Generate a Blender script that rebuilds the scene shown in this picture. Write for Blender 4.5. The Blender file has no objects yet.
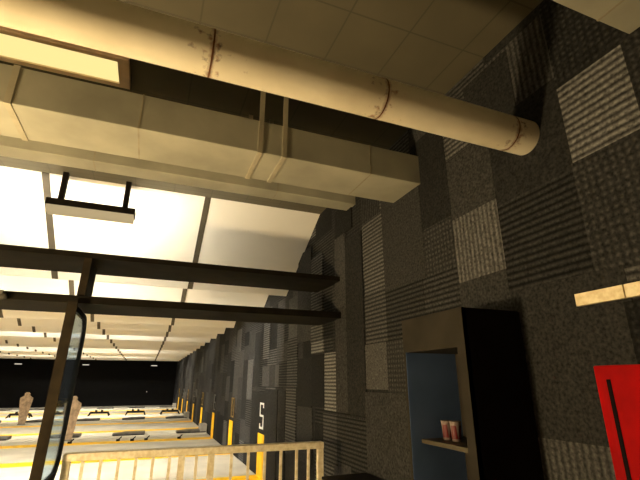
import bpy, bmesh, math, random
from mathutils import Vector, Matrix
rnd = random.Random(7)
S = bpy.context.scene
COL = S.collection
H = 1.63            # eye height
W = 2.14            # right wall
LW = -9.4           # left wall
CZ = 4.01           # ceiling height
BY = 35.3           # far wall
NY = -2.5           # wall behind the viewer

# ------------------------------------------------------------------ helpers
def lin(c):
    return tuple(((v/255)/12.92 if v/255 <= .04045 else ((v/255+.055)/1.055)**2.4) for v in c) + (1.0,)

def newmat(name):
    m = bpy.data.materials.new(name); m.use_nodes = True
    nt = m.node_tree; b = nt.nodes['Principled BSDF']
    return m, nt, b

def mat(name, rgb, rough=.6, metal=0., var=.12, scale=9., bump=0., rgb2=None, detail=4):
    """plain surface colour with a little noise-driven wear"""
    m, nt, b = newmat(name)
    tc = nt.nodes.new('ShaderNodeTexCoord'); n = nt.nodes.new('ShaderNodeTexNoise')
    n.inputs['Scale'].default_value = scale; n.inputs['Detail'].default_value = detail
    nt.links.new(tc.outputs['Object'], n.inputs['Vector'])
    r = nt.nodes.new('ShaderNodeValToRGB')
    c = lin(rgb); d = lin(rgb2) if rgb2 else tuple(v*(1-var*2) for v in c[:3])+(1,)
    e = c if rgb2 else tuple(min(1, v*(1+var)) for v in c[:3])+(1,)
    r.color_ramp.elements[0].position = .35; r.color_ramp.elements[0].color = d
    r.color_ramp.elements[1].position = .65; r.color_ramp.elements[1].color = e
    nt.links.new(n.outputs['Fac'], r.inputs['Fac']); nt.links.new(r.outputs['Color'], b.inputs['Base Color'])
    b.inputs['Roughness'].default_value = rough; b.inputs['Metallic'].default_value = metal
    if bump:
        bp = nt.nodes.new('ShaderNodeBump'); bp.inputs['Strength'].default_value = bump; bp.inputs['Distance'].default_value = .01
        nt.links.new(n.outputs['Fac'], bp.inputs['Height']); nt.links.new(bp.outputs['Normal'], b.inputs['Normal'])
    return m

def emat(name, rgb, strength):
    m, nt, b = newmat(name)
    nt.nodes.remove(b); e = nt.nodes.new('ShaderNodeEmission')
    e.inputs['Color'].default_value = lin(rgb); e.inputs['Strength'].default_value = strength
    nt.links.new(e.outputs[0], nt.nodes['Material Output'].inputs[0])
    return m

def link(name, bm, m, parent=None, smooth=False, bevel=0):
    me = bpy.data.meshes.new(name)
    bmesh.ops.recalc_face_normals(bm, faces=bm.faces[:])
    bm.to_mesh(me); bm.free()
    for x in (m if isinstance(m, (list, tuple)) else [m]): me.materials.append(x)
    if smooth:
        for p in me.polygons: p.use_smooth = True
    o = bpy.data.objects.new(name, me); COL.objects.link(o)
    if parent is not None: o.parent = parent
    if bevel:
        md = o.modifiers.new('bevel', 'BEVEL'); md.width = bevel; md.segments = 2; md.limit_method = 'ANGLE'
    return o

def empty(name, loc, label, cat, group=None):
    o = bpy.data.objects.new(name, None); COL.objects.link(o); o.location = loc; o.empty_display_size = .1
    o['label'] = label; o['category'] = cat
    if group: o['group'] = group
    return o

def tag(o, label, cat, group=None):
    o['label'] = label; o['category'] = cat
    if group: o['group'] = group
    return o

def struct(o):
    o['kind'] = 'structure'; return o

def box(bm, x0, x1, y0, y1, z0, z1, mi=0):
    v = [bm.verts.new(p) for p in ((x0,y0,z0),(x1,y0,z0),(x1,y1,z0),(x0,y1,z0),(x0,y0,z1),(x1,y0,z1),(x1,y1,z1),(x0,y1,z1))]
    for f in ((0,3,2,1),(4,5,6,7),(0,1,5,4),(1,2,6,5),(2,3,7,6),(3,0,4,7)):
        bm.faces.new([v[i] for i in f]).material_index = mi
    return v

def bx(*a):
    bm = bmesh.new(); box(bm, *a); return bm

def prism(bm, pts, axis, a0, a1):
    """extrude a 2-D outline: axis 'x' uses (y,z), axis 'y' uses (x,z)"""
    def P(p, a): return (a, p[0], p[1]) if axis == 'x' else (p[0], a, p[1])
    lo = [bm.verts.new(P(p, a0)) for p in pts]; hi = [bm.verts.new(P(p, a1)) for p in pts]
    n = len(pts)
    bm.faces.new(lo); bm.faces.new(hi[::-1])
    for i in range(n): bm.faces.new((lo[i], hi[i], hi[(i+1) % n], lo[(i+1) % n]))

def ring(bm, outer, inner, axis, a0, a1):
    def P(p, a): return (a, p[0], p[1]) if axis == 'x' else (p[0], a, p[1])
    n = len(outer)
    A = [[bm.verts.new(P(p, a)) for p in q] for q in (outer, inner) for a in (a0, a1)]
    o0, o1, i0, i1 = A
    for k in range(n):
        j = (k+1) % n
        bm.faces.new((o0[k], o0[j], o1[j], o1[k])); bm.faces.new((i0[k], i1[k], i1[j], i0[j]))
        bm.faces.new((o0[k], i0[k], i0[j], o0[j])); bm.faces.new((o1[k], o1[j], i1[j], i1[k]))

def rrect(y0, y1, z0, z1, rs, n=6):
    """rounded rectangle outline, radii for corners (y0z0, y1z0, y1z1, y0z1)"""
    out = []
    for (cy, cz, sy, sz, r, a) in ((y0,z0,1,1,rs[0],180),(y1,z0,-1,1,rs[1],270),(y1,z1,-1,-1,rs[2],0),(y0,z1,1,-1,rs[3],90)):
        for i in range(n+1):
            t = math.radians(a+90*i/n); r_ = max(r, .001)
            out.append((cy+sy*r_+r_*math.cos(t), cz+sz*r_+r_*math.sin(t)))
    return out

def tube(bm, p0, p1, r, n=12, cap=True):
    p0, p1 = Vector(p0), Vector(p1); d = (p1-p0).normalized()
    u = d.orthogonal().normalized(); v = d.cross(u)
    A = [[bm.verts.new(p+(u*math.cos(2*math.pi*i/n)+v*math.sin(2*math.pi*i/n))*r) for i in range(n)] for p in (p0, p1)]
    for i in range(n): bm.faces.new((A[0][i], A[0][(i+1)%n], A[1][(i+1)%n], A[1][i]))
    if cap: bm.faces.new(A[0][::-1]); bm.faces.new(A[1])

def lathe(bm, prof, c, n=20):
    rows = [[bm.verts.new((c[0]+r*math.cos(2*math.pi*i/n), c[1]+r*math.sin(2*math.pi*i/n), c[2]+z)) for i in range(n)] for r, z in prof]
    for a, b in zip(rows, rows[1:]):
        for i in range(n): bm.faces.new((a[i], a[(i+1)%n], b[(i+1)%n], b[i]))
    bm.faces.new(rows[0][::-1]); bm.faces.new(rows[-1])

def dup(root, dx=0, dy=0, dz=0, label=None):
    """copy a thing with its parts and their sub-parts"""
    r = root.copy(); COL.objects.link(r)
    r.location = root.location + Vector((dx, dy, dz))
    if label: r['label'] = label
    for ch in list(root.children):
        c = ch.copy(); COL.objects.link(c); c.parent = r
        for g in list(ch.children):
            d = g.copy(); COL.objects.link(d); d.parent = c
    return r

ORD = ['nearest', 'second', 'third', 'fourth', 'fifth', 'sixth', 'seventh', 'eighth', 'ninth', 'tenth', 'eleventh', 'twelfth',
       'thirteenth', 'fourteenth', 'fifteenth', 'sixteenth', 'seventeenth', 'eighteenth', 'nineteenth', 'twentieth']

# ------------------------------------------------------------------ materials
def carpet(name, mode, period=.042, lo=.45, hi=1.55):
    """grey carpet tile; face-corner colour 'tone' is the pile's own shade"""
    m, nt, b = newmat(name)
    N = nt.nodes.new; L = nt.links.new
    geo = N('ShaderNodeNewGeometry'); sep = N('ShaderNodeSeparateXYZ'); L(geo.outputs['Position'], sep.inputs[0])
    at = N('ShaderNodeVertexColor'); at.layer_name = 'tone'
    n1 = N('ShaderNodeTexNoise'); n1.inputs['Scale'].default_value = 55; n1.inputs['Detail'].default_value = 3
    L(geo.outputs['Position'], n1.inputs['Vector'])
    def math_(op, a, bv, c=None):
        q = N('ShaderNodeMath'); q.operation = op
        for i, x in enumerate((a, bv, c)):
            if x is None: continue
            if isinstance(x, (int, float)): q.inputs[i].default_value = x
            else: L(x, q.inputs[i])
        return q.outputs[0]
    def wave(axis):
        s = math_('MULTIPLY', sep.outputs[axis], 2*math.pi/period)
        w = math_('ADD', s, math_('MULTIPLY', n1.outputs['Fac'], .8))
        return math_('MULTIPLY_ADD', math_('SINE', w, 0), .5, .5)
    if mode == 'h': pat = wave('Z')
    elif mode == 'v': pat = wave('Y')
    elif mode == 'd': pat = math_('MULTIPLY', wave('Z'), wave('Y'))
    else:
        n2 = N('ShaderNodeTexNoise'); n2.inputs['Scale'].default_value = 26; n2.inputs['Detail'].default_value = 5
        L(geo.outputs['Position'], n2.inputs['Vector']); pat = n2.outputs['Fac']
    sh = math_('MULTIPLY_ADD', pat, hi-lo, lo)
    gr = math_('MULTIPLY_ADD', n1.outputs['Fac'], 2.6, -.3)
    k = math_('MULTIPLY', sh, gr)
    mx = N('ShaderNodeVectorMath'); mx.operation = 'SCALE'
    L(at.outputs['Color'], mx.inputs[0]); L(k, mx.inputs['Scale'])
    L(mx.outputs[0], b.inputs['Base Color']); b.inputs['Roughness'].default_value = .95
    b.inputs['Specular IOR Level'].default_value = .1
    bp = N('ShaderNodeBump'); bp.inputs['Strength'].default_value = .5; bp.inputs['Distance'].default_value = .008
    L(pat, bp.inputs['Height']); L(bp.outputs['Normal'], b.inputs['Normal'])
    return m

CARP = {'p': carpet('carpet_plain', 'p', lo=.6, hi=1.4), 'h': carpet('carpet_ribbed_across', 'h', lo=.35, hi=1.7), 'v': carpet('carpet_ribbed_upright', 'v', lo=.6, hi=1.4),
        'd': carpet('carpet_dotted', 'd', lo=.65, hi=1.6)}
CI = {'p': 0, 'h': 1, 'v': 2, 'd': 3}

def tilemat(name, rgb, pitch, ox, oy, line=.008, dark=.62):
    m, nt, b = newmat(name); N = nt.nodes.new; L = nt.links.new
    geo = N('ShaderNodeNewGeometry'); sep = N('ShaderNodeSeparateXYZ'); L(geo.outputs['Position'], sep.inputs[0])
    ds = []
    for ax, off in (('X', ox), ('Y', oy)):
        a = N('ShaderNodeMath'); a.operation = 'SUBTRACT'; L(sep.outputs[ax], a.inputs[0]); a.inputs[1].default_value = off
        p = N('ShaderNodeMath'); p.operation = 'PINGPONG'; L(a.outputs[0], p.inputs[0]); p.inputs[1].default_value = pitch/2
        ds.append(p.outputs[0])
    mn = N('ShaderNodeMath'); mn.operation = 'MINIMUM'; L(ds[0], mn.inputs[0]); L(ds[1], mn.inputs[1])
    st = N('ShaderNodeMapRange'); st.inputs['From Min'].default_value = line*.5; st.inputs['From Max'].default_value = line
    L(mn.outputs[0], st.inputs['Value'])
    n = N('ShaderNodeTexNoise'); n.inputs['Scale'].default_value = 2.2; n.inputs['Detail'].default_value = 6; L(geo.outputs['Position'], n.inputs['Vector'])
    r = N('ShaderNodeValToRGB'); c = lin(rgb)
    r.color_ramp.elements[0].position = .3; r.color_ramp.elements[0].color = tuple(v*.82 for v in c[:3])+(1,)
    r.color_ramp.elements[1].position = .7; r.color_ramp.elements[1].color = c
    L(n.outputs['Fac'], r.inputs['Fac'])
    mx = N('ShaderNodeMix'); mx.data_type = 'RGBA'
    L(st.outputs[0], mx.inputs['Factor']); mx.inputs['A'].default_value = tuple(v*dark for v in c[:3])+(1,)
    L(r.outputs['Color'], mx.inputs['B']); L(mx.outputs['Result'], b.inputs['Base Color'])
    b.inputs['Roughness'].default_value = .85
    return m

M = {}
M['ceiling'] = tilemat('ceiling_tiles', (88, 82, 64), .47, .06, 1.95)
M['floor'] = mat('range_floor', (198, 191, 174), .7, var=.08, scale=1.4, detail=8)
M['black_wall'] = mat('black_rubber', (7, 6, 5), .8, var=.2, scale=3)
M['side_wall'] = mat('dark_side_wall', (60, 58, 56), .9, var=.15, scale=6)
M['duct'] = mat('duct_cream', (167, 164, 146), .55, var=.1, scale=2.2, detail=8)
M['strap'] = mat('strap_cream', (176, 168, 145), .5, var=.06)
M['seam'] = mat('duct_seam', (158, 150, 128), .6, var=.1)
M['rust'] = mat('rust', (96, 52, 22), .9, var=.3, scale=22, rgb2=(120, 76, 40), bump=.3)
M['white'] = mat('white_baffle', (236, 232, 222), .75, var=.03, scale=.8)
M['seamstrip'] = mat('baffle_seam', (70, 62, 48), .7, var=.06)
M['canopy'] = mat('canopy_brown_black', (22, 18, 11), .55, var=.2, scale=5)
M['post'] = mat('post_brown_black', (40, 33, 22), .55, var=.2, scale=6)
M['frame'] = mat('frame_black', (24, 24, 24), .5, var=.2, scale=6)
M['black_metal'] = mat('black_metal', (22, 18, 13), .5, var=.2)
M['rail'] = mat('cream_chipped_paint', (240, 230, 204), .5, scale=20, rgb2=(212, 196, 158))
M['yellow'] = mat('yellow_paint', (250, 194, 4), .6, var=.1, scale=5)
M['dull_yellow'] = mat('dull_yellow_paint', (112, 88, 22), .7, var=.2, scale=14)
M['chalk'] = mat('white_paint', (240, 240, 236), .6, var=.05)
M['dull_chalk'] = mat('dull_white_paint', (84, 86, 86), .7, var=.25, scale=14)
M['plate'] = mat('grey_steel_plate', (86, 82, 74), .6, var=.2, scale=8)
M['ridge'] = mat('grey_concrete', (150, 144, 132), .85, var=.1, scale=4, bump=.2)
M['card'] = mat('brown_card', (150, 127, 100), .85, var=.2, scale=9)
M['cabinet'] = mat('cabinet_brown_black', (43, 39, 32), .5, var=.12, scale=4)
M['cabinet_side'] = mat('cabinet_shade_black', (24, 20, 16), .5, var=.12, scale=4)  # tall cabinet's unlit near side, shade in the colour; also low cabinet top
M['blue'] = mat('cabinet_blue_lining', (108, 136, 188), .55, var=.1, scale=2)
M['shelf'] = mat('shelf_brown', (70, 62, 44), .5, var=.1)
M['red'] = mat('red_enamel', (140, 1, 2), .5, var=.1, scale=7)
M['slot'] = mat('red_black_slot', (14, 2, 2), .7, var=.1)
M['cup'] = mat('cup_white', (140, 124, 118), .5, var=.05)
M['cup_red'] = mat('cup_red', (100, 4, 10), .5, var=.1)
M['wood'] = mat('pale_rail', (238, 224, 188), .5, scale=30, rgb2=(216, 196, 150))
M['lampframe'] = mat('lamp_frame', (228, 196, 164), .5, var=.05)
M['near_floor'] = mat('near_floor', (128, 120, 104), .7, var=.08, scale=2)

# rusty cream pipe: the chipped spots are the paint's own wear
def pipemat():
    m, nt, b = newmat('pipe_cream_rusty'); N = nt.nodes.new; L = nt.links.new
    def mth(op, *xs):
        q = N('ShaderNodeMath'); q.operation = op
        for i, x in enumerate(xs):
            if isinstance(x, (int, float)): q.inputs[i].default_value = x
            else: L(x, q.inputs[i])
        return q.outputs[0]
    tc = N('ShaderNodeTexCoord'); sep = N('ShaderNodeSeparateXYZ'); L(tc.outputs['Object'], sep.inputs[0])
    def noise(sc, det):
        n = N('ShaderNodeTexNoise'); n.inputs['Scale'].default_value = sc; n.inputs['Detail'].default_value = det
        L(tc.outputs['Object'], n.inputs['Vector']); return n.outputs['Fac']
    n1, n2, n3 = noise(24, 5), noise(2.4, 6), noise(60, 3)
    d = mth('PINGPONG', mth('SUBTRACT', sep.outputs['X'], .11), .465)        # distance to the nearest joint
    band = mth('MULTIPLY', mth('SUBTRACT', .046, mth('ADD', d, mth('MULTIPLY', n1, .055))), 45); 
    near = mth('MULTIPLY', mth('SUBTRACT', .18, d), 1.1)
    spots = mth('MULTIPLY', mth('SUBTRACT', mth('ADD', n1, near), .72), 7)
    f = N('ShaderNodeClamp'); L(mth('MAXIMUM', band, spots), f.inputs['Value'])
    base = N('ShaderNodeValToRGB'); base.color_ramp.elements[0].position = .3; base.color_ramp.elements[0].color = lin((214, 202, 172))
    base.color_ramp.elements[1].position = .65; base.color_ramp.elements[1].color = lin((240, 230, 204)); L(n2, base.inputs['Fac'])
    rust = N('ShaderNodeValToRGB'); rust.color_ramp.elements[0].position = .35; rust.color_ramp.elements[0].color = lin((70, 34, 14))
    rust.color_ramp.elements[1].position = .65; rust.color_ramp.elements[1].color = lin((160, 96, 48)); L(n3, rust.inputs['Fac'])
    mx = N('ShaderNodeMix'); mx.data_type = 'RGBA'; L(mth('MULTIPLY', f.outputs[0], .8), mx.inputs['Factor'])
    L(base.outputs['Color'], mx.inputs['A']); L(rust.outputs['Color'], mx.inputs['B']); L(mx.outputs['Result'], b.inputs['Base Color'])
    b.inputs['Roughness'].default_value = .5
    return m
M['pipe'] = pipemat()

def glassmat():
    m, nt, b = newmat('divider_glass'); nt.nodes.remove(b); N = nt.nodes.new; L = nt.links.new
    t = N('ShaderNodeBsdfTransparent'); t.inputs['Color'].default_value = (.74, .84, .95, 1)
    g = N('ShaderNodeBsdfGlossy'); g.inputs['Roughness'].default_value = .06; g.inputs['Color'].default_value = (.8, .85, .9, 1)
    lw = N('ShaderNodeFresnel'); lw.inputs['IOR'].default_value = 1.3
    sc = N('ShaderNodeMath'); sc.operation = 'MULTIPLY'; L(lw.outputs['Fac'], sc.inputs[0]); sc.inputs[1].default_value = .35
    mx = N('ShaderNodeMixShader'); L(sc.outputs[0], mx.inputs[0]); L(t.outputs[0], mx.inputs[1]); L(g.outputs[0], mx.inputs[2])
    L(mx.outputs[0], nt.nodes['Material Output'].inputs[0])
    return m
M['glass'] = glassmat()
for k_ in ('canopy', 'post', 'black_wall', 'cabinet', 'cabinet_side', 'red', 'slot', 'frame', 'black_metal'):
    M[k_].node_tree.nodes['Principled BSDF'].inputs['Specular IOR Level'].default_value = .12
    M[k_].node_tree.nodes['Principled BSDF'].inputs['Roughness'].default_value = .85
WARM = (255, 206, 120)
DAY = (255, 248, 232)
E_ROOM = emat('room_lamp', (255, 232, 152), 1.08)
E_FILL = emat('added_fill_glow', (255, 224, 168), 640)  # glow of the added globes out of view
E_HANG = emat('hanging_lamp_diffuser', (255, 226, 170), .5)
E_ROW = emat('range_lamp_tube', DAY, 310)
E_UP = emat('added_uplight_tube', (255, 243, 216), 225)  # glow of the added tubes hidden on the canopy
E_SIGN = emat('far_wall_lamp', (255, 240, 220), .9)

# ------------------------------------------------------------------ the room
struct(link('floor', bx(LW-.1, W+.1, 4.9, BY+.1, -.2, 0), M['floor']))
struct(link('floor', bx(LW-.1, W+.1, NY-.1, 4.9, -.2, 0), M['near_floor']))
struct(link('ceiling', bx(LW-.1, W+.1, NY-.1, BY+.1, CZ, CZ+.2), M['ceiling']))
struct(link('wall_far', bx(LW, W, BY, BY+.2, 0, CZ), M['black_wall']))
struct(link('wall_near', bx(LW, W, NY-.2, NY, 0, CZ), M['side_wall']))
struct(link('wall_left', bx(LW-.2, LW, NY, BY, 0, CZ), M['side_wall']))

# right wall: one mesh of carpet tiles of different pile and shade
bm = bmesh.new(); cl = bm.loops.layers.float_color.new('tone')
def shade(faces, kind, t):
    t = .030*(t/.075)**1.5; c = (t*1.02, t, t*.97, 1)
    for f in faces:
        f.material_index = CI[kind]
        for l in f.loops: l[cl] = c
def tile(y0, y1, z0, z1, kind, t, lift):
    n = len(bm.faces); bm.faces.ensure_lookup_table()
    box(bm, W-lift, W+.02, y0, y1, z0, z1)
    bm.faces.ensure_lookup_table()
    shade(bm.faces[n:], kind, t)
n0 = len(bm.faces); box(bm, W, W+.2, NY, BY, 0, CZ); bm.faces.ensure_lookup_table(); shade(bm.faces[n0:], 'p', .06)
y = NY
while y < BY-.01:                                    # filler tiles over the whole wall
    w = rnd.choice((.43, .45, .5, .55, .62)) * (1 if y < 12 else 1.25); y1 = min(BY, y+w)
    z = 0
    while z < CZ-.01:
        h = rnd.choice((.32, .42, .5, .64, .8, 1.1)); z1 = min(CZ, z+h)
        if CZ-z1 < .15: z1 = CZ
        k = rnd.choice('ppphhvd'); t = rnd.choice((.04, .05, .05, .06, .065, .075, .09, .12 if k == 'h' else .085))
        tile(y, y1, z, z1, k, t, .001 + .0015*rnd.random()); z = z1
    y = y1
T = [  # y0 y1 z0 z1 kind tone : tiles read off the photograph
 (1.44, 2.02, 3.42, 3.93, 'v', .085), (.9, 1.44, 3.33, 4.0, 'd', .05), (1.05, 1.44, 2.82, 3.33, 'h', .15), (.3, 1.05, 2.8, 3.35, 'd', .06),
 (1.44, 2.03, 2.79, 3.42, 'p', .05), (1.45, 2.03, 2.18, 2.79, 'h', .048), (1.0, 1.45, 2.16, 2.82, 'd', .07), (.6, 1.0, 2.16, 2.82, 'd', .065),
 (.9, 1.44, 2.08, 2.16, 'h', .10), (2.03, 2.5, 2.34, 2.85, 'v', .13), (2.03, 2.5, 2.85, 3.37, 'p', .075), (2.2, 2.53, 3.38, 3.64, 'h', .12),
 (1.74, 2.2, 3.42, 3.9, 'p', .05), (2.5, 2.9, 2.9, 3.8, 'p', .045), (2.5, 2.95, 2.48, 2.9, 'd', .075), (2.5, 2.95, 2.05, 2.48, 'h', .065),
 (2.03, 2.5, 1.9, 2.34, 'p', .07), (1.3, 2.03, 1.33, 2.18, 'p', .06), (.9, 1.34, 1.6, 2.0, 'd', .04), (1.5, 2.0, .6, 1.33, 'v', .10),
 (3.59, 4.02, 2.53, 3.36, 'h', .115), (3.59, 4.03, 2.0, 2.53, 'h', .09), (2.95, 3.59, 1.99, 2.48, 'h', .055), (2.9, 3.59, 2.48, 3.5, 'p', .068),
 (3.62, 4.06, 1.56, 2.0, 'p', .115), (3.3, 3.62, 1.53, 2.0, 'd', .075), (4.82, 5.2, 1.3, 1.98, 'h', .17), (5.24, 5.69, 2.0, 2.17, 'h', .16),
 (4.08, 4.83, .78, 1.26, 'h', .058), (4.83, 5.24, .72, 1.26, 'h', .09), (5.22, 5.67, 1.32, 1.98, 'p', .04), (5.67, 6.34, 1.3, 1.96, 'p', .045),
 (5.64, 6.25, .6, 1.3, 'p', .075), (6.33, 6.83, .7, 1.55, 'h', .10), (7.25, 8.42, 1.55, 1.92, 'p', .10), (7.5, 7.9, 1.55, 1.92, 'p', .07),
 (6.8, 7.26, 1.55, 1.96, 'h', .055), (6.28, 6.8, 1.56, 2.0, 'h', .09), (6.3, 6.76, 2.3, 2.96, 'p', .105), (6.3, 6.8, 2.0, 2.3, 'h', .08),
 (7.98, 8.42, 2.05, 2.76, 'h', .11), (10.75, 11.3, 2.36, 2.92, 'p', .10), (9.3, 9.8, 1.28, 2.1, 'p', .12), (5.25, 5.7, 2.15, 3.38, 'h', .10),
 (4.5, 4.82, 2.5, 3.42, 'p', .095), (4.3, 4.8, 3.42, 3.8, 'p', .045), (4.06, 4.5, 1.3, 3.3, 'p', .052), (4.5, 4.82, 1.3, 2.5, 'p', .075),
 (2.95, 4.08, .3, 1.53, 'p', .075), (5.7, 6.3, 2.2, 3.6, 'p', .07), (6.84, 7.26, .2, 1.5, 'p', .05), (7.3, 8.15, 0, 1.5, 'p', .052), (8.15, 9.2, 0, 1.45, 'p', .05)]
for i, (a, b_, c, d, k, t) in enumerate(T): tile(a, b_, c, d, k, t, .004 + .00035*i if a < 9 else .004+.0001*i)
struct(link('wall_right', bm, [CARP['p'], CARP['h'], CARP['v'], CARP['d']]))

# ------------------------------------------------------------------ pipe
PX = [.11+.93*k for k in range(-9, 3)]
p = empty('ceiling_pipe', (0, 1.715, 3.148), 'round cream pipe with rusty joints under the ceiling, running into the carpeted wall', 'pipe')
b_ = bmesh.new(); tube(b_, (LW, 0, 0), (W, 0, 0), .112, 48, False); link('pipe_run', b_, M['pipe'], p, True)
for x in PX:
    b_ = bmesh.new(); tube(b_, (x-.004, 0, 0), (x+.004, 0, 0), .1135, 48, False); link('joint_ring', b_, M['rust'], p, True)

# ------------------------------------------------------------------ ducts
def duct(name, y0, y1, z0, z1, label, xs_strap, xs_seam, x0=LW, pitch=.2, lip=.006):
    r = empty(name, (0, (y0+y1)/2, z0), label, 'duct')
    yy, zz = (y1-y0)/2, z1-z0
    link('duct_body', bx(x0, W, -yy, yy, 0, zz), M['duct'], r, bevel=.006)
    for x in xs_strap:                              # sheet band round the duct, hung from the ceiling by two arms
        for xx in (x, x+pitch):
            s = bmesh.new(); top = CZ-z0 if x > 0 else zz   # only the right-hand bands reach up to the ceiling
            box(s, xx-.02, xx+.02, -yy-lip, yy+lip, -lip, 0)
            box(s, xx-.02, xx+.02, -yy-lip, -yy, 0, top); box(s, xx-.02, xx+.02, yy, yy+lip, 0, top)
            if x < 0: box(s, xx-.02, xx+.02, -yy-lip, yy+lip, zz, zz+lip)
            link('hanger_strap', s, M['strap'], r)
    for x in xs_seam:
        s = bmesh.new()
        ring(s, [(-yy-.0012, -.0012), (yy+.0012, -.0012), (yy+.0012, zz+.0012), (-yy-.0012, zz+.0012)], [(-yy, 0), (yy, 0), (yy, zz), (-yy, zz)], 'x', x-.006, x+.006)
        link('seam', s, M['seam'], r)
    return r
duct('air_duct', 2.87, 3.34, 3.35, 3.64, 'wide cream rectangular duct hung on straps just behind the round pipe', [.63-1.88*k for k in range(6)], [1.62-1.88*k for k in range(6)])
duct('air_duct', 4.2, 4.43, 3.69, 3.93, 'narrow cream duct close under the ceiling behind the wide duct', [], [1.15-1.88*k for k in range(6)])
duct('air_duct', .45, 1.0, 3.35, 3.66, 'cream duct end at the ceiling above the red locker, nearest the viewer', [], [1.9-1.88*k for k in range(3)], x0=-4)

# ------------------------------------------------------------------ room ceiling lamp
def panel_light(x, y, q, label, em, group=None):
    l = empty('ceiling_light', (x, y, CZ), label, 'light', group)
    b_ = bmesh.new()
    for a in ((-q, q, -.18, -.135), (-q, q, .135, .18), (-q, -q+.08, -.135, .135), (q-.08, q, -.135, .135)): box(b_, *a, -.05, 0)
    link('lamp_frame', b_, M['lampframe'], l); link('diffuser', bx(-q+.08, q-.08, -.135, .135, -.035, -.01), em, l)
panel_light(-1.65, 3.12, 1.24, 'glowing yellow ceiling light panel between the round pipe and the wide duct', E_ROOM)
def fill_globe(x, y, z, label):  # added lamps out of view, brightening pipe, duct undersides and right wall
    t = empty('added_fill_lamp', (x, y, 0), label, 'lamp')
    b_ = bmesh.new(); bmesh.ops.create_uvsphere(b_, u_segments=24, v_segments=16, radius=.16); bmesh.ops.translate(b_, verts=b_.verts[:], vec=(0, 0, z)); link('globe', b_, E_FILL, t, True)
    b_ = bmesh.new(); lathe(b_, [(.02, z-.22), (.06, z-.2), (.06, z-.15)], (0, 0, 0), 16); link('socket', b_, M['black_metal'], t, True)
    b_ = bmesh.new(); tube(b_, (0, 0, .02), (0, 0, z-.2), .014, 12); link('pole', b_, M['black_metal'], t, True)
    b_ = bmesh.new(); lathe(b_, [(.15, 0), (.15, .015), (.02, .03)], (0, 0, 0), 24); link('base', b_, M['black_metal'], t, True)
fill_globe(-2.6, 2.4, 1.15, 'added unseen fill light globe on a black floor stand left of the booth divider')
fill_globe(-6.9, 2.4, 1.15, 'added unseen fill light globe on a black floor stand at the far left of the room')

# ------------------------------------------------------------------ ceiling baffles
RUN, DROP, STEP = 1.62, .94, 1.65
def make_baffle():
    r = empty('ceiling_baffle', (0, 5.38, CZ), 'white slanted ceiling baffle, nearest the dark booth canopy', 'baffle', 'slanted ceiling baffles')
    b_ = bmesh.new(); prism(b_, [(0, 0), (RUN, -DROP), (RUN+.03, -DROP), (RUN+.03, -DROP+.05), (.07, 0)], 'x', LW, W); link('panel', b_, M['white'], r)
    for k in range(6):
        x = .5-1.91*k; b_ = bmesh.new(); ny, nz = -DROP*.008/1.87, -RUN*.008/1.87
        prism(b_, [(0, 0), (ny, nz), (RUN+ny, -DROP+nz), (RUN, -DROP)], 'x', x-.04, x+.04); link('seam_strip', b_, M['seamstrip'], r)
    return r
baf = make_baffle(); NB = 17
for k in range(1, NB):
    dup(baf, 0, STEP*k, 0, 'white slanted ceiling baffle, %s one back from the dark booth canopy' % ORD[k] if k < NB-1 else 'white slanted ceiling baffle, last one before the black far wall')

# ------------------------------------------------------------------ hanging lamps
def hanging(x, y, label, em):
    r = empty('hanging_light', (x, y, CZ), label, 'light')
    link('housing', bx(-.47, .47, -.10, .10, -.455, -.375), M['black_metal'], r)
    b_ = bmesh.new(); prism(b_, [(-.1, -.45), (.1, -.45), (.07, -.52), (-.07, -.52)], 'x', -.46, .46); link('diffuser', b_, em, r)
    for s in (-.345, .345): link('hanging_bar', bx(s-.03, s+.03, -.03, .03, -.39, 0), M['black_metal'], r)
    return r
hanging(-.83, 5.3, 'black hanging strip light on two bars in front of the white slanted baffle', E_HANG)
for k, kk in enumerate((1, 2, 6, 10, 11, 14)):  # unseen lamps behind the baffles, placed to brighten their rows and the floor
    for j, x in enumerate((-.83, -3.7, -6.57)):
        hanging(x, 5.28+STEP*kk, 'unseen strip light hung above the edge of the %s ceiling baffle, %s from the carpeted wall' % (ORD[kk-1], ('first', 'second', 'third')[j]), E_ROW)

# ------------------------------------------------------------------ booth canopy, post, divider
tag(link('booth_canopy', bx(LW, W, 4.66, 5.43, 2.83, 2.885), M['canopy'], bevel=.004), 'upper dark brown canopy board spanning the booths, end against the carpeted wall', 'canopy')
tag(link('booth_canopy', bx(LW, W, 4.64, 5.38, 2.36, 2.435), M['canopy'], bevel=.004), 'lower dark brown canopy board of the booths, above the glass divider', 'canopy')
for j, x in enumerate((-.9, -3.7, -6.57)):  # added uplights hidden on the canopy board, brightening the first baffle
    t = empty('added_uplight', (x, 5.36, 2.885), 'added unseen strip light lying on top of the upper canopy board, %s from the carpeted wall' % ('first', 'second', 'third')[j], 'light')
    link('base', bx(-.9, .9, -.05, .05, 0, .01), M['black_metal'], t)
    link('light_shield', bx(-.9, .9, -.045, -.04, .01, .12), M['black_metal'], t)  # added black plate that keeps the tube's light off the near room
    b_ = bmesh.new(); tube(b_, (-.88, 0, .032), (.88, 0, .032), .02, 12); link('tube', b_, E_UP, t, True)
r = empty('booth_divider', (-.775, 4.55, 0), 'dark booth divider post with glass panel left of the cream railing', 'divider')
r.rotation_euler.y = .019
link('post', bx(-.04, .045, -.015, .015, 0, 2.355), M['post'], r)
ob = lambda b: [(y, z) for y, z in b]
b_ = bmesh.new(); ring(b_, rrect(.015, .985, .70, 2.33, (.01, .25, .25, .01)), rrect(.05, .90, .78, 2.28, (.01, .19, .19, .01)), 'x', .0, .035); link('panel_frame', b_, M['frame'], r)
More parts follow.
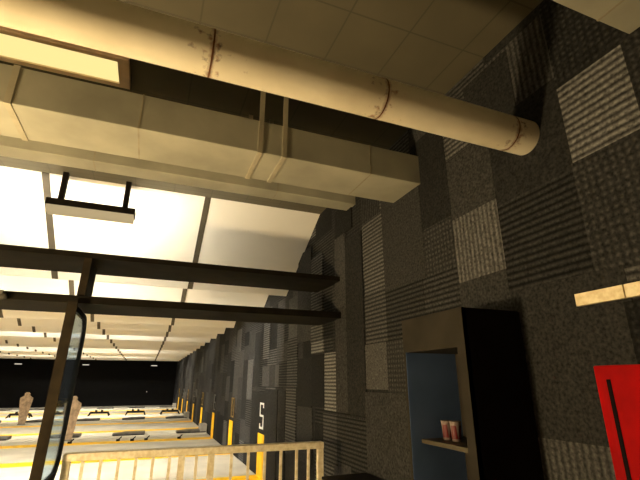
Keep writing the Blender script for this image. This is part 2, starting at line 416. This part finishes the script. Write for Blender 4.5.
b_ = bmesh.new(); prism(b_, rrect(.04, .91, .77, 2.29, (.01, .2, .2, .01)), 'x', .012, .022); link('glass_pane', b_, M['glass'], r)
link('upper_plate', bx(.0, .07, .12, .6, 2.437, 2.828), M['post'], r)
link('panel_foot', bx(.0, .035, .6, .68, 0, .75), M['frame'], r)

# grey clamp lamp at the far left end of the lower canopy board
r = empty('canopy_clamp', (-1.34, 4.6, 2.33), 'small grey clamp on the lower canopy board at the left', 'clamp')
b_ = bmesh.new(); tube(b_, (-.04, -.01, .02), (.06, -.01, .05), .03, 12); link('clamp_body', b_, M['plate'], r, True)
link('bracket', bx(-.03, .03, -.02, .04, .04, .10), M['plate'], r)

# ------------------------------------------------------------------ railing
r = empty('railing', (0, 4.72, 0), 'cream painted railing with chipped bars across the shooting booth', 'railing')
r.rotation_euler.z = -.05
link('top_rail', bx(-.6, 1.87, -.05, .05, .955, 1.02), M['rail'], r, bevel=.008)
link('bottom_rail', bx(-.6, 1.87, -.02, .02, .08, .12), M['rail'], r)
for x in (-.57, .42, .70, 1.84): link('post', bx(x-.03, x+.03, -.03, .03, 0, .955), M['rail'], r)
for x in (-.44, -.29, -.14, .01, .16, .31, .56, .9, 1.07, 1.24, 1.41, 1.58, 1.71): link('bar', bx(x-.013, x+.013, -.012, .012, .12, .955), M['rail'], r)

# ------------------------------------------------------------------ black low cabinet by the wall
r = empty('low_cabinet', (1.87, 3.75, 0), 'low black cabinet with a flat top against the carpeted wall behind the railing', 'cabinet')
b_ = bmesh.new(); prism(b_, rrect(-.23, .22, .04, .77, (.01, .01, .02, .05)), 'y', -.3, .3); link('body', b_, M['black_metal'], r)
link('top_board', bx(-.24, .23, -.31, .32, .77, .80), M['cabinet_side'], r, bevel=.01)
link('plinth', bx(-.2, .2, -.28, .28, 0, .05), M['black_metal'], r)

# ------------------------------------------------------------------ display cabinet
r = empty('display_cabinet', (1.92, 2.305, 0), 'tall dark open-fronted cabinet with blue lining holding two cups', 'cabinet')
X0, X1, Y0, Y1 = -.235, .212, -.325, .325
link('side_panel', bx(X0, X1, Y0, Y0+.03, 0, 2.05), M['cabinet_side'], r)  # darker copy of the cabinet colour carries this side's shade
link('side_panel', bx(X0, X1, Y1-.022, Y1, 0, 2.05), M['cabinet'], r)
link('back_panel', bx(X1-.02, X1, Y0+.03, Y1-.022, 0, 2.05), M['cabinet'], r)
link('header', bx(X0, X1-.02, Y0+.03, Y1-.022, 1.825, 2.05), M['cabinet'], r)
link('jamb', bx(X0-.003, X0+.03, Y0, Y0+.068, 0, 2.05), M['cabinet'], r)
link('plinth', bx(X0, X1-.02, Y0+.03, Y1-.022, 0, .25), M['cabinet'], r)
b_ = bmesh.new(); box(b_, X0+.004, X1-.02, Y1-.0245, Y1-.022, .25, 1.825)
link('blue_lining', b_, M['blue'], r)
for z in (1.27, .75): link('shelf', bx(X0+.08, X1-.028, Y0+.038, Y1-.03, z-.025, z), M['shelf'], r)
def cup(x, y, z, s, label):
    c = empty('paper_cup', (x, y, z), label, 'cup', 'cups in the cabinet')
    b_ = bmesh.new(); lathe(b_, [(.028*s, 0), (.038*s, .118*s), (.040*s, .12*s), (.040*s, .125*s), (.035*s, .125*s), (.026*s, .008)], (0, 0, 0), 24); link('cup_body', b_, M['cup'], c, True)
    for a0 in (math.pi+.5, .5, math.pi*1.5+.5, math.pi/2+.5):
        b_ = bmesh.new(); n = 6; rows = []
        for z_, hw in ((.016*s, .72), (.1*s, .45)):
            rr = (.028+.010*z_/(.118*s))*s+.0012
            rows.append([b_.verts.new((rr*math.cos(a0+hw*(i/n*2-1)), rr*math.sin(a0+hw*(i/n*2-1)), z_)) for i in range(n+1)])
        for i in range(n): b_.faces.new((rows[0][i], rows[0][i+1], rows[1][i+1], rows[1][i]))
        link('red_mark', b_, M['cup_red'], c)
cup(1.90, 2.50, 1.2705, .93, 'white cup with red marks on the cabinet shelf, the farther left one')
cup(1.90, 2.41, 1.2705, .95, 'white cup with red marks on the cabinet shelf, the nearer right one')

# ------------------------------------------------------------------ red locker and wall rail
r = empty('red_locker', (1.945, .965, 0), 'bright red upright locker with a dark slot at the right edge of the photo', 'locker')
link('body', bx(-.195, .15, -.32, .32, 0, 1.695), M['red'], r, bevel=.006)
link('door_slot', bx(-.198, -.185, .255, .272, .1, 1.64), M['slot'], r)
r = empty('wall_rail', (W, 1.56, 2.045), 'pale cream rail fixed to the carpeted wall above the red locker', 'rail')
link('rail_section', bx(-.045, -.02, -.255, 0, -.032, .032), M['wood'], r)
link('rail_section', bx(-.045, -.02, -1.1, -.262, -.032, .032), M['wood'], r)
link('backing', bx(-.02, 0, -1.1, -.01, -.02, .02), M['seam'], r)

# ------------------------------------------------------------------ distance stripes and numbers
SEG = {'a': ((0, 1), (1, 1)), 'b': ((1, .5), (1, 1)), 'c': ((1, 0), (1, .5)), 'd': ((0, 0), (1, 0)), 'e': ((0, 0), (0, .5)), 'f': ((0, .5), (0, 1)), 'g': ((0, .5), (1, .5))}
DIG = {'0': 'abcdef', '1': 'bc', '2': 'abged', '3': 'abgcd', '4': 'fgbc', '5': 'afgcd'}
YS = [8.28+3.05*k for k in range(8)]
for k, y in enumerate(YS):
    num = str(5*(k+1))
    b_ = bmesh.new(); box(b_, LW, W-.03, y-.26, y+.26, 0, .004); box(b_, W-.034, W-.024, y-.22, y+.22, 0, .72)
    tag(link('distance_stripe', b_, M['yellow']), 'yellow stripe across the floor and up the wall under the number %s' % num, 'stripe', 'yellow distance stripes')
    b_ = bmesh.new(); t = .034; hh = .42; wd = .24 if len(num) == 1 else .2
    tot = wd*len(num)+.12*(len(num)-1)
    for i, ch in enumerate(num):
        y_l = y+tot/2-i*(wd+.12)
        for s in DIG[ch]:
            (a0, c0), (a1, c1) = SEG[s]
            ya, yb = sorted((y_l-a0*wd, y_l-a1*wd)); za, zb = .82+c0*hh, .82+c1*hh
            box(b_, W-.034, W-.026, ya-t/2, yb+t/2, za-t/2, zb+t/2)
        if ch == '5': box(b_, W-.034, W-.026, y_l-wd-t/2, y_l-wd+t/2, .82+hh-.07, .82+hh); box(b_, W-.034, W-.026, y_l-t/2, y_l+t/2, .82, .89)
    m_ = M['chalk'] if k == 0 else (M['dull_yellow'] if k % 2 else M['dull_chalk'])  # numbers beyond the first get a darker paint tone
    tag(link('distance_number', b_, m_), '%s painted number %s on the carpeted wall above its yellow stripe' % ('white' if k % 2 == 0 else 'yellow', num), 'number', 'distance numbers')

# ------------------------------------------------------------------ target gear on the range floor
cols = [1.55-1.83*k for k in range(6)]
CN = ['first', 'second', 'third', 'fourth', 'fifth', 'sixth']
for i, (yy, nm) in enumerate(((15.75, 'nearest'), (22.0, 'middle'), (31.2, 'farthest'))):
    sl = empty('floor_sill', (0, yy, 0), 'low grey sill across the range floor, %s of the three' % nm, 'sill')
    link('sill_slab', bx(LW, W-.04, -.3, .3, 0, .05), M['floor'], sl, bevel=.02); link('end_block', bx(W-.26, W-.04, -.25, .25, .05, .3), M['ridge'], sl, bevel=.01)
    first = None
    for j, x in enumerate(cols):
        lab = 'dark grey target plate on the %s floor sill, %s from the carpeted wall' % (nm, CN[j])
        if x < -.27*yy-.6: continue
        if first is None:
            first = empty('target_plate', (x+(.07 if i == 0 else 0), yy-.02, .05), lab, 'plate', 'dark target plates on the floor')
            b_ = bmesh.new(); prism(b_, [(-.47, 0), (.47, 0), (.47, .085), (-.1, .085), (-.47, .05)], 'y', -.22, .22); link('plate', b_, M['plate'], first)
            link('hinge_bar', bx(-.45, .45, -.26, -.22, 0, .03), M['black_metal'], first)
        else: dup(first, x-first.location.x, 0, 0, lab)
first = None
for j, x in enumerate(cols):
    lab = 'low black target trestle on the floor beyond the middle sill, %s from the carpeted wall' % CN[j]
    if first is None:
        first = empty('target_trestle', (x-.1, 25.6, 0), lab, 'trestle', 'black trestles on the floor')
        link('beam', bx(-.42, .42, -.05, .05, .10, .2), M['black_metal'], first)
        for sx in (-1, 1):
            for sy in (-1, 1):
                b_ = bmesh.new(); tube(b_, (sx*.4, sy*.03, .17), (sx*.47, sy*.3, 0), .035, 8); link('leg', b_, M['black_metal'], first)
        for q in (-.15, .12): link('knob', bx(q-.05, q+.05, -.04, .04, .2, .27), M['black_metal'], first)
    else: dup(first, -1.72*j, 0, 0, lab)
n = 0; first = None
for (x, y, w_) in ((1.16, 14.5, 'right of'), (.23, 14.55, 'nearest the middle on'), (-.15, 14.5, 'left of centre on'), (-.53, 14.6, 'further left on'), (-1.75, 14.5, 'in front of the near target on')):
    lab = 'small black anchor block on the stripe of number 15, %s from the carpeted wall' % CN[n]; n += 1
    if first is None:
        first = empty('floor_anchor', (x, y, .004), lab, 'anchor', 'black anchor blocks on the floor')
        link('block', bx(-.05, .05, -.05, .05, 0, .05), M['black_metal'], first); b_ = bmesh.new(); tube(b_, (.0, 0, .03), (.09, .02, .11), .018, 8); link('pin', b_, M['black_metal'], first)
    else: dup(first, x-first.location.x, y-first.location.y, 0, lab)

SIL = [(-.12, 0), (.12, 0), (.185, .6), (.225, .9), (.225, 1.0), (.13, 1.06), (.09, 1.1), (.1, 1.16), (.05, 1.21), (-.05, 1.21), (-.1, 1.16), (-.09, 1.1), (-.13, 1.06), (-.225, 1.0), (-.225, .9), (-.185, .6)]
def target(x, y, z, s, label):
    r = empty('silhouette_target', (x, y, z), label, 'target', 'silhouette targets'); r.rotation_euler.z = 0
    b_ = bmesh.new(); prism(b_, [(a*s, c*s+.02) for a, c in SIL], 'y', -.015, .015); link('card', b_, M['card'], r)
    link('base', bx(-.13*s, .13*s, -.08, .08, 0, .03), M['plate'], r)
target(-1.93, 15.25, 0, 1., 'brown silhouette target standing right of the divider post, the nearer one')
target(-4.42, 21.4, 0, 1., 'brown silhouette target standing left of the divider post, the farther one')

# ------------------------------------------------------------------ far wall lamps
for j, x in enumerate((.5, -4.1, -8.2)):
    r = empty('wall_light', (x, BY, 2.80), 'small white light strip high on the black far wall, %s from the right' % CN[j], 'light', 'lights on the far wall')
    link('housing', bx(-.22, .22, -.05, 0, -.03, .05), M['black_metal'], r); link('lens', bx(-.21, .21, -.06, -.05, -.025, .025), E_SIGN, r)
r = empty('indicator_lamp', (.2, BY, .95), 'tiny white indicator lamp low on the black far wall', 'lamp')
link('lens', bx(-.03, .03, -.04, -.02, -.03, .03), E_SIGN, r); link('housing', bx(-.07, .07, -.02, 0, -.06, .06), M['black_metal'], r)

# ------------------------------------------------------------------ camera, world, view
cd = bpy.data.cameras.new('camera'); cam = bpy.data.objects.new('camera', cd); COL.objects.link(cam)
cd.sensor_width = 36; cd.lens = 417/640*36; cd.clip_start = .05
pitch = math.atan(142/417); yaw = math.atan(175/440.5)
cam.location = (0, 0, H); cam.rotation_euler = (math.pi/2+pitch, 0, -yaw)
S.camera = cam
w = bpy.data.worlds.new('world'); S.world = w; w.use_nodes = True
w.node_tree.nodes['Background'].inputs[0].default_value = (.01, .009, .007, 1); w.node_tree.nodes['Background'].inputs[1].default_value = 1
S.view_settings.view_transform = 'Standard'; S.view_settings.look = 'None'
S.view_settings.exposure = 0; S.view_settings.gamma = 1; S.view_settings.use_curve_mapping = False
S.cycles.use_denoising = True
S.cycles.max_bounces = 10; S.cycles.diffuse_bounces = 6; S.cycles.sample_clamp_indirect = 6
